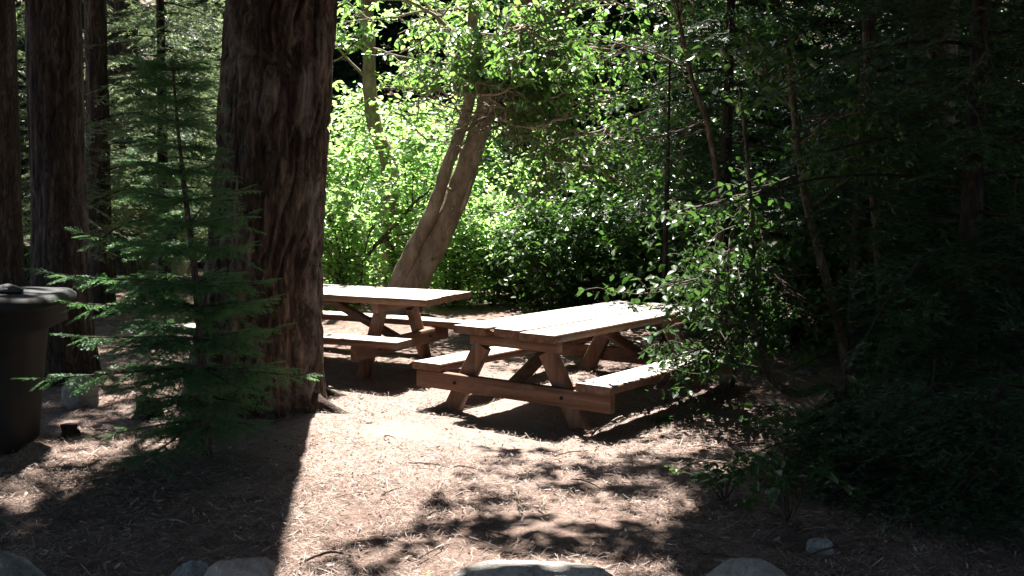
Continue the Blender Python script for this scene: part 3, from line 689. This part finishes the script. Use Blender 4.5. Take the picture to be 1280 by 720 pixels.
leafy_sapling('bent_sapling', 'slim sapling whose bare stem curves along the ground before rising beside the bench', base,
    [([base+np.array([0, 0, -.05]), g(1048, 492, 7.6), g(1030, 484, 7.55), g(1000, 493, 7.5), g(975, 484, 7.5), g(957, 460, 7.55), g(946, 420, 7.6), g(943, 370, 7.65), g(941, 315, 7.7), g(936, 220, 7.8), g(925, 110, 7.9)], .036, .012),
     ([g(1036, 484, 7.56), g(1041, 472, 7.5), g(1044, 462, 7.5)], .008, .003)],
    [(g(944, 390, 7.65), g(860, 400, 7.2), .75), (g(943, 350, 7.65), g(850, 350, 7.3), .8), (g(941, 310, 7.7), g(1010, 340, 7.4), .6), (g(944, 400, 7.6), g(880, 450, 7.1), .6), (g(938, 260, 7.75), g(860, 300, 7.4), .8), (g(946, 420, 7.6), g(840, 470, 6.9), .75), (g(943, 330, 7.65), g(880, 370, 7.2), .7)],
    3, .062, m_leaf_shade, 21)
base = G(1070, 516)
leafy_sapling('slim_tree', 'straight slim brown stem leaning left beside the bent sapling', base,
    [([base+np.array([0, 0, -.05]), g(1063, 480, 7.65), g(1047, 400, 7.75), g(1020, 300, 7.85), g(1002, 220, 7.9), g(985, 60, 8)], .048, .022)],
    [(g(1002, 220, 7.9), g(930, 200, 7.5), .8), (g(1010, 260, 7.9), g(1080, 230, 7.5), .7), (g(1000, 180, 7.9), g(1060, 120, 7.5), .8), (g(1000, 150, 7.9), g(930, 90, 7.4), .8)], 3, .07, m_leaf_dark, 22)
base = at(1108, 8.6)
leafy_sapling('slim_tree', 'slim brown stem furthest right of the three beside the bench', base,
    [([base+np.array([0, 0, -.05]), g(1104, 420, 8.6), g(1097, 300, 8.65), g(1088, 200, 8.7), g(1082, 40, 8.7)], .046, .024)],
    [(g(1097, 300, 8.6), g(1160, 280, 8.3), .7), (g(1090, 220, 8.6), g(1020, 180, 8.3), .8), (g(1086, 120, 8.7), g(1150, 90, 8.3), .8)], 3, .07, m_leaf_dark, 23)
base = at(905, 9.6)
leafy_sapling('slim_tree', 'thin dark stem leaning left in the upper branches above the bench', base,
    [([base+np.array([0, 0, -.05]), g(900, 260, 9.6), g(885, 160, 9.6), g(865, 100, 9.6), g(850, 30, 9.6)], .032, .018)],
    [(g(885, 160, 9.6), g(800, 165, 9.9), .9), (g(880, 150, 9.6), g(820, 200, 9.8), .9), (g(862, 90, 9.6), g(800, 60, 9.9), .9)], 2, .075, m_leaf_dark, 24)

# thin leafy boughs high over the foreground, out of the picture: they throw the fine dapples
PD = gpoly([(600, 560), (545, 600), (520, 660), (400, 690), (400, 800), (960, 800), (1010, 620), (1075, 540), (990, 545), (850, 570)])
k_ = 26000; x_ = PD[:, 0].min()+np.ptp(PD[:, 0])*rng.random(k_); y_ = PD[:, 1].min()+np.ptp(PD[:, 1])*rng.random(k_); in_ = inpoly(PD, x_, y_)
x_, y_ = x_[in_], y_[in_]; cl = .45*fbm(x_*2.2, y_*3.2, seed=61, o=2)+.55*vnoise(x_*8.5, y_*13, seed=62)
th_ = .60-.11*np.clip((x_+.2)/1.6, 0, 1)-.10*np.clip((5.2-y_)/1.0, 0, 1)
cl = cl+.16*(rng.random(len(cl))-.5)+.07*(vnoise(x_*14, y_*20, seed=64)-.5); kp = (cl > th_-.02) & ~((y_ < 4.52) & (x_ > -.42) & (x_ < .5)) & ~((y_ < 4.5) & (x_ > .72) & (x_ < 1.2)); x_, y_ = x_[kp], y_[kp]; z_ = 4.3+1.5*vnoise(x_*1.3, y_*1.3, seed=63)+.3*rng.random(len(x_))
bo = bpy.data.objects['slim_tree.002']; bp = np.array(bo.location)
pts_ = np.stack([x_+SUN[0]/SUN[2]*z_, y_+SUN[1]/SUN[2]*z_, z_], -1)
mb = MB(); leaves(mb, pts_-bp, 1, .02, .075, .5, .3)
mb.build('upper_crown', m_leaf_dark, bo)
mb = MB()
for k in range(4):
    e_ = pts_[rng.integers(len(pts_))]-bp; tube(mb, smooth_path([g(850, 30, 9.6)-bp, (g(850, 30, 9.6)-bp)*.5+e_*.5+np.array([0, 0, .5]), e_], 12), np.linspace(.010, .003, 12), 5, 0, False)
mb.build('bough', m_twig, bo)

# leafy twigs over the bench end: a low bush
base = G(915, 492)
leafy_sapling('bench_bush', 'low leafy bush with drooping twigs hanging over the bench end of the nearer table', base,
    [([base, base+np.array([.02, 0, .5]), base+np.array([-.05, -.05, .95])], .018, .008)],
    [(base+np.array([0, 0, .75]), g(815, 420, 6.6), .75), (base+np.array([0, 0, .85]), g(830, 350, 6.9), .8), (base+np.array([0, 0, .6]), g(830, 480, 6.7), .6), (base+np.array([0, 0, .8]), g(960, 400, 7.2), .6), (base+np.array([0, 0, .9]), g(880, 330, 7.2), .7), (base+np.array([0, 0, .5]), g(850, 510, 6.8), .55), (base+np.array([0, 0, .65]), g(910, 450, 6.8), .6), (base+np.array([0, 0, .8]), g(870, 390, 6.7), .7)],
    4, .062, m_leaf_shade, 25, .11)

# ---- low undergrowth at the right foreground
gy2 = 'young firs under the dark boughs at right'
for px, Yd, H_, sd, lab in ((1165, 7.4, 1.9, 66, 'young dark fir between the two slim stems and the dark trunk'), (1262, 6.2, 1.7, 67, 'young dark fir low at the right edge in front of the dark trunk'),
                            (1165, 6.2, 1.0, 68, 'smallest young dark fir, low on the ground before the slim stems'), (1215, 8.6, 2.4, 69, 'young dark fir behind the dark trunk at right'),
                            (1060, 5.75, .62, 91, 'tiny dark fir right of the leafy seedlings, up from the half buried stone'), (1170, 5.3, .75, 92, 'low dark fir spreading on the ground below the dark trunk'), (1255, 5.0, .8, 93, 'low dark fir spreading in the bottom right corner')):
    fir('young_fir', px, Yd, H_, .022, lab, sd, .06, 40, .85*min(1, H_/1.6+.25), m_needle_dark, FR_MID, .10, .8, gy2, cull=False, lean=(.03, .02))
for px, Yd, s_, lab in ((1215, 10.8, 1.2, 'dark shrub behind the dark trunk at right'), (1290, 9.6, 1.2, 'dark shrub at the right edge beyond the young firs'), (1100, 10.2, 1.0, 'dark shrub behind the furthest right slim stem')):
    copy_thing(sC, at(px, Yd), lab, gd, px*.9, s_)
gu = 'low leafy plants in the right foreground'
def low_plant(name, px, py, label, H, spr, seed, mat, lsize, n=9):
    base = G(px, py); base[2] = gz(base[0], base[1]); o = empty(name, base, label, 'plant', gu); mb = MB(); tips = []; r_ = np.random.default_rng(seed)
    for i in range(n):
        a = r_.random()*6.283; L = spr*(.5+.6*r_.random())
        P = smooth_path([(0, 0, -.01), (.4*L*math.cos(a), .4*L*math.sin(a), H*(.6+.4*r_.random())), (L*math.cos(a), L*math.sin(a), H*(.5+.5*r_.random()))], 9)
        tube(mb, P, np.linspace(.005, .0015, 9), 4, 0, False); tips.extend(P[3:])
    mb.build('stem', m_twig, o); mb = MB(); leaves(mb, np.array(tips), 3, .06, lsize, .5, .3); mb.build('foliage', mat, o); return o
low_plant('seedling', 905, 628, 'small leafy seedling leftmost of the dark plants near the pale pointed rock', .18, .26, 1, m_leaf_dark, .045)
low_plant('seedling', 985, 655, 'leafy seedling just up from the pale pointed rock', .3, .35, 2, m_leaf_dark, .055, 12)
low_plant('seedling', 1010, 575, 'dark leafy seedling on the edge of the dappled ground', .32, .38, 5, m_leaf_dark, .055, 12)
low_plant('seedling', 1130, 570, 'dark leafy seedling under the fir boughs behind the others', .45, .5, 6, m_leaf_dark, .06, 15)

def tuft(px, py, label, n, H, seed):
    base = G(px, py); base[2] = gz(base[0], base[1]); r_ = np.random.default_rng(seed); mb = MB()
    for i in range(n):
        a = r_.random()*6.283; h = H*(.5+.6*r_.random()); o_ = .05*r_.normal(size=2)*min(1, n/20); w = .004
        s = np.linspace(0, 1, 6); ln = .35+.3*r_.random()
        c = np.stack([o_[0]+np.cos(a)*h*ln*s**2, o_[1]+np.sin(a)*h*ln*s**2, h*s*(1-.2*s)-.01], -1); pr = np.array([-math.sin(a), math.cos(a), 0])*w
        V = np.concatenate([c-pr*(1-s)[:, None], c+pr*(1-s)[:, None]]); k = np.arange(5)
        mb.add(V, np.stack([k, k+6, k+7, k+1], -1))
    tag(mb.build('grass_tuft', m_grass, loc=base), label, 'grass tuft', 'grass tufts')
tuft(1010, 466, 'bright green grass tuft behind the bare curve of the bent sapling', 46, .22, 1)
tuft(1098, 455, 'green grass tuft between the two straight slim stems', 40, .26, 2)
tuft(536, 722, 'tiny green sprout beside the long flat rock at the bottom edge', 7, .06, 5)
tuft(236, 722, 'tiny green sprout in front of the small dark rock at bottom left', 4, .06, 4)

# ------------------------------------------------------------------ rocks and wood on the ground
import bmesh
def rock(px, py, size, label, mat, seed, rz=0, sink=.35, amp=.35, name='rock', cat='rock', flat=None, group='rocks on the forest floor', Yd=None):
    bm = bmesh.new(); bmesh.ops.create_icosphere(bm, subdivisions=6, radius=1)
    V = np.array([v.co[:] for v in bm.verts]); Fc = np.array([[v.index for v in f.verts] for f in bm.faces]); bm.free()
    n1 = fbm(V[:, 0]*1.1+9, V[:, 1]*1.1+9, V[:, 2]*1.1+9, seed, 3)
    pl = np.random.default_rng(seed).normal(size=(9, 3)); pl /= np.linalg.norm(pl, axis=1)[:, None]
    r = np.ones(len(V)); dt = V@pl.T; lim = .60+.28*np.random.default_rng(seed+1).random(9)
    r = np.minimum(r, np.min(np.where(dt > .05, lim/np.maximum(dt, .05), 9), axis=1))           # a few cleaved faces
    r = r*(1+amp*(n1-.5))+.09*(fbm(V[:, 0]*5+9, V[:, 1]*5+9, V[:, 2]*5+9, seed+5, 4)-.5)+.04*np.abs(fbm(V[:, 0]*9+9, V[:, 1]*9+9, V[:, 2]*9+9, seed+7, 3)-.5)
    V = V*r[:, None]*np.asarray(size)
    P = G(px, py); P[2] = gz(P[0], P[1])+size[2]*(1-2*sink)
    mb = MB(); mb.add(V, Fc); o = mb.build(name, mat, None, True, P); o.rotation_euler.z = rz
    tag(o, label, cat, group); return o
rock(10, 760, (.16, .16, .19), 'blue grey boulder at the bottom left corner', m_rock_grey, 1)
rock(242, 735, (.095, .09, .10), 'small dark rock beside the pinkish one at the bottom edge', m_rock_grey, 2)
rock(306, 750, (.16, .12, .13), 'pinkish rock at the bottom edge in the trunk shadow', m_rock_pink, 3)
rock(662, 748, (.36, .13, .13), 'long pale flat rock at the middle of the bottom edge', m_rock, 4, R(4))
rock(928, 778, (.18, .15, .18), 'pale pointed rock at the bottom edge right of the long flat one', m_rock, 5)
rock(1024, 692, (.06, .06, .05), 'small half buried stone right of the pale pointed rock', m_rock_grey, 6)
rock(101, 508, (.125, .12, .19), 'pale rounded stone at the foot of the thick trunk behind the bin', m_rock, 7)
rock(1003, 478, (.07, .05, .035), 'small mossy stone under the curve of the bent sapling', m_rock_grey, 8)
rock(458, 528, (.045, .035, .02), 'flat pale stone in the sunny dust right of the massive trunk', m_rock_pink, 9)
rock(410, 714, (.035, .025, .02), 'small square stone in the sun near the bottom edge', m_rock_pink, 10)
rock(205, 280, (.30, .28, .26), 'sunlit boulder far behind the fir sapling', m_rock, 11)
d_ = bpy.data.objects['rock.010']; P = G(214, 275, Y=17.5); d_.location = (P[0], P[1], gz(P[0], P[1])+.2)

def stump(px, py, r, h, label, seed, mat=m_char):
    P = G(px, py); P[2] = gz(P[0], P[1]); mb = MB(); n = 10; k = np.linspace(0, 1, n)
    pts = np.stack([.05*r*np.sin(k*5), .04*r*np.cos(k*4), -.03+(h+.03)*k], -1)
    tube(mb, pts, r*(1.15-.3*k), 16, 0, True, .3, seed); o = mb.build('charred_stump', mat, None, False, P); tag(o, label, 'stump', 'charred stumps'); return o
stump(87, 546, .055, .075, 'small black stump on the dappled ground by the trash bin', 1)
stump(186, 522, .09, .13, 'jagged black stump under the lower boughs of the fir sapling', 2)

def stick(p0, p1, r, label, mat=m_log, seed=0, forks=2, name='fallen_stick', bow=.03, group='sticks on the ground'):
    a = np.asarray(p0, float); b = np.asarray(p1, float); r_ = np.random.default_rng(seed); n = 12; k = np.linspace(0, 1, n)[:, None]
    L = np.linalg.norm(b-a); P = a+(b-a)*k+np.cumsum(r_.normal(size=(n, 3)), axis=0)*L*.007+np.array([0, 0, bow])*np.sin(np.pi*k)
    o = None; mb = MB(); tube(mb, P-a, np.linspace(r, r*.45, n), 7, 0, True, .2, seed)
    for f in range(forks):
        i = int(3+r_.random()*6); d = (b-a)/L+.8*r_.normal(size=3)*np.array([1, 1, .3]); Q = (P[i]-a)+d*L*(.12+.15*r_.random())*np.linspace(0, 1, 6)[:, None]
        tube(mb, Q, np.linspace(r*.5, r*.15, 6), 5, 0, True)
    o = mb.build(name, mat, None, False, a); tag(o, label, 'stick', group); return o
up = lambda px, py, z=.012: G(px, py)+np.array([0, 0, z])
stick(up(850, 590), up(905, 582), .008, 'pale forked stick on the dappled ground below the nearer bench', seed=1)
stick(up(480, 548), up(505, 562), .006, 'pale thin twig in the sunny dust right of the massive trunk', seed=2)
stick(up(738, 546), up(775, 526, .03), .008, 'pale bark sliver leaning on the ground by the nearer table leg', seed=3, forks=0)
stick(up(150, 600), up(90, 615), .006, 'thin pale twig in the shade left of the massive trunk shadow', seed=4)
stick(up(200, 655), up(255, 668), .006, 'thin curved twig in the dark shadow of the massive trunk', seed=5)
stick(up(380, 705), up(440, 700), .007, 'thin dark twig in the sun near the small square stone', m_twig, seed=6)
stick(up(975, 548), up(1045, 520, .02), .012, 'grey branch on dappled ground below the bent sapling', m_twig, seed=7, forks=3)
stick(up(1010, 700, .02), up(1090, 690), .007, 'thin twig beside the small half buried stone', m_twig, seed=8)
for k in range(26):
    px_, py_ = 60+1100*rng.random(), 520+190*rng.random()**.8; a_ = rng.random()*6.28; L_ = .12+.22*rng.random(); p_ = up(px_, py_)
    q_ = p_+np.array([math.cos(a_)*L_, math.sin(a_)*L_, .01]); q_[2] = float(gz(q_[0], q_[1]))+.012
    stick(p_, q_, .003+.003*rng.random(), 'small dry twig lying loose among the fallen needles', m_log if k % 3 == 0 else m_twig, 100+k, 2, 'dry_twig', .012, 'small dry twigs among the needles')
# long dead branches leaning in the shrubs and lying behind the sapling
stick(G(440, 335, Y=14.2), G(545, 232, Y=14.4), .035, 'dark dead branch slanting through the sunlit shrubs', m_twig, 9, 3, 'dead_branch', 0, 'dead branches')
stick(at(110, 12)+np.array([0, 0, .12]), at(245, 11.8)+np.array([0, 0, .22]), .05, 'dark dead branch lying on the ground behind the fir sapling', m_bark, 10, 4, 'dead_branch', 0, 'dead branches')
stick(at(-15, 11)+np.array([0, 0, .9]), at(70, 9.8)+np.array([0, 0, .1]), .03, 'dead branch leaning behind the black trash bin', m_bark, 12, 3, 'dead_branch', 0, 'dead branches')
stick(G(1005, 150, Y=7.4), G(1180, 105, Y=7.1), .012, 'thin bare branch hanging among the dark fir boughs', m_twig, 13, 3, 'dead_branch', -.05, 'dead branches')
stick(G(800, 140, Y=10.6), G(690, 180, Y=10.4), .012, 'thin pale bare branch crossing the leaves right of the leaning stems', m_log, 14, 3, 'dead_branch', -.05, 'dead branches')

# ------------------------------------------------------------------ trash bin
Pb = G(-27, 556); Pb[2] = gz(Pb[0], Pb[1])-.01
bn = empty('trash_bin', Pb, 'black tapered trash bin with a wide lid cut off at the left edge', 'trash bin', None, R(6)); bn.scale = (1, 1, .945)
def loft(mb, secs, mat=0, seg=44, sup=4.5):
    th = np.arange(seg)/seg*2*np.pi; c, s = np.cos(th), np.sin(th); e = 2/sup
    ux, uy = np.sign(c)*np.abs(c)**e, np.sign(s)*np.abs(s)**e
    V = np.concatenate([np.stack([ux*a, uy*b, np.full(seg, z)], -1) for a, b, z in secs]); n = len(secs)
    i, j = np.meshgrid(np.arange(n-1), np.arange(seg), indexing='ij'); j2 = (j+1) % seg
    mb.add(V, np.stack([i*seg+j, i*seg+j2, (i+1)*seg+j2, (i+1)*seg+j], -1).reshape(-1, 4), mat)
    for k in (0, n-1):
        ring = V[k*seg:(k+1)*seg]; T = np.stack([np.arange(seg), (np.arange(seg)+1) % seg, np.full(seg, seg)], -1)
        mb.add(np.vstack([ring, ring.mean(0)]), T[:, ::-1] if k == 0 else T, mat)
mb = MB(); loft(mb, [(.295, .27, 0), (.31, .285, .02), (.345, .31, .45), (.375, .335, .74), (.405, .365, .745), (.405, .365, .80)]); mb.build('body', m_plastic, bn, True)
mb = MB(); loft(mb, [(.46, .40, .775), (.475, .415, .785), (.475, .415, .90), (.50, .43, .905), (.53, .45, .925), (.53, .45, .96), (.50, .43, .985), (.30, .26, 1.0), (.1, .1, 1.003)]); mb.build('lid', m_plastic, bn, True)
mb = MB(); tube(mb, [(-.12, -.456, .84), (-.12, -.51, .84), (.12, -.51, .84), (.12, -.456, .84)], .013, 8); mb.build('handle', m_plastic, bn, True)
# crumpled grey bag and white scrap lying on the lid
bm = bmesh.new(); bmesh.ops.create_icosphere(bm, subdivisions=4, radius=1); V = np.array([v.co[:] for v in bm.verts]); Fc = np.array([[v.index for v in f.verts] for f in bm.faces]); bm.free()
V *= (1+.5*(fbm(V[:, 0]*2+5, V[:, 1]*2+5, V[:, 2]*2+5, 77, 3)-.5))[:, None]; V *= (.10, .07, .035)
mb = MB(); mb.add(V, Fc); tag(mb.build('plastic_bag', m_bag, None, True, Pb+np.array([.26, -.12, .96])), 'crumpled grey plastic bag lying on the black bin lid', 'bag')
mb = MB(); q = np.array([[-.05, 0, 0], [.045, -.01, .012], [.05, .03, .03], [-.01, .04, .045], [.02, .005, .06]])
mb.add(np.vstack([q, q+np.array([0, .004, .0])]), [[0, 1, 4], [1, 2, 4], [2, 3, 4], [3, 0, 4], [5, 9, 6], [6, 9, 7], [7, 9, 8], [8, 9, 5]])
tag(mb.build('paper_scrap', m_paper, None, False, Pb+np.array([.10, -.10, .949])), 'small white paper scrap on the black bin lid', 'paper scrap')

# ------------------------------------------------------------------ forest behind: conifers on the slope
gb = 'dark conifers on the slope behind'
def far_conifer(P, seed):
    o = empty('slope_conifer', P, 'dark conifer on the slope deep behind the clearing', 'tree', gb)
    mb = MB(); trunk_mesh(mb, (0, 0, 0), (.2, 0, 11), .16, .03, 16, 24, .3, .3, .06, 0, seed)
    lim = limbs_for(mb, .8, 10.6, 80, lambda t: 2.5*(1-t)**.6, lambda z: np.array([.2*z/11, 0, z]), .025, .4, seed)
    mb.build('trunk', m_bark, o, True); mb = MB(); frond_limbs(mb, lim, FR_FAR, .22, 1.35, 0, seed+1); mb.build('crown', m_needle_dark, o); return o
spots = [(-7.4, 18.6), (-9.6, 15.5), (1.7, 20.3), (4.2, 17.8), (6.8, 17.0), (-9.5, 22), (-6.6, 25), (-3.6, 27.5), (-.6, 26.8), (2.2, 24.5), (4.6, 20.2), (7.2, 19.5), (9.8, 18), (-12.5, 19.5), (-2.2, 31), (1.2, 31), (5.2, 27), (9, 25), (-5, 30), (12.5, 22), (-9, 30), (-15, 25)]
fp = None
for k, (x, y) in enumerate(spots):
    P = (x, y, float(gz(x, y))-.05)
    if fp is None: fp = far_conifer(P, 81)
    else: copy_thing(fp, P, 'dark conifer on the slope deep behind the clearing', gb, k*1.9, .85+.3*rng.random())
# ground cover of the far slope
mb = MB(); k = 9000; x = (rng.random(k)*2-1)*26; y = 18+rng.random(k)*26; ok = fbm(x*.5, y*.5, seed=90, o=3)+.2*rng.random(k) > .5; x, y = x[ok], y[ok]
leaves(mb, np.stack([x, y, gz(x, y)+.15+.35*rng.random(len(x))], -1), 7, .45, .15, .7, .2, 0, False, .6)
tag(mb.build('slope_undergrowth', m_leaf_dark), 'dark leafy undergrowth covering the slope deep behind the clearing', None, None, 'stuff')

# ------------------------------------------------------------------ tall trees added around the camera, mostly unseen, to block sky and shade the foreground
go = 'tall shade trees added around the viewpoint'
for k, (x, y, cz, rad, n) in enumerate([(4.3, 5.2, 9.5, (3.6, 4.6, 2.6), 640), (3.9, 10.2, 10.5, (3.6, 4.5, 2.8), 560), (5.5, 14, 9.5, (4, 4, 3), 420), (.6, -1.2, 10, (4, 4, 2.5), 560), (6.2, 2.3, 5.0, (3.0, 3.2, 2.4), 420), (-6.6, 1.2, 5, (3, 3.2, 2.4), 380), (2.8, -2.6, 5.5, (2.8, 2.2, 2.6), 360), (-2.4, -3, 5.5, (2.8, 2.2, 2.6), 360), (7.6, 7.2, 6, (2.8, 3, 3), 360), (-5.2, 5.0, 11.5, (4, 4, 2.6), 560), (2, 0, 10.5, (4.5, 4, 2.6), 520), (-3, -1, 10.5, (4.5, 4, 2.6), 520), (-4.8, 2.2, 8, (3.6, 4, 3.2), 420), (4.6, 2.4, 8, (3.8, 4.2, 3.2), 480), (-1.5, -4.5, 7.5, (4.2, 4, 3.4), 460), (4, -5, 7.5, (4, 4, 3.4), 440), (-7.5, -3, 7.5, (4, 4, 3.4), 420), (8.2, 5, 8, (3.8, 4.5, 3.4), 420), (9, -1, 7.5, (4, 4.5, 3.4), 380), (-8.5, 7, 8, (3.6, 4, 3.4), 380), (0, -11, 7, (6, 4, 4), 420), (9, 11, 8, (3.6, 4, 3.4), 340)]):
    P = np.array([x, y, float(gz(x, y))]); o = empty('shade_tree', P, 'tall dark conifer added around the viewpoint to deepen the shade', 'tree', go)
    mb = MB(); trunk_mesh(mb, (0, 0, 0), (.1, .1, 12), .24, .08, 20, 30, .3, .3, .06, 0, 100+k); mb.build('trunk', m_bark, o, True)
    mb = MB(); shade_crown(mb, (0, 0, cz), rad, int(n*1.15), world=P, size=.24, spread=.7); mb.build('crown', m_needle_dark, o)
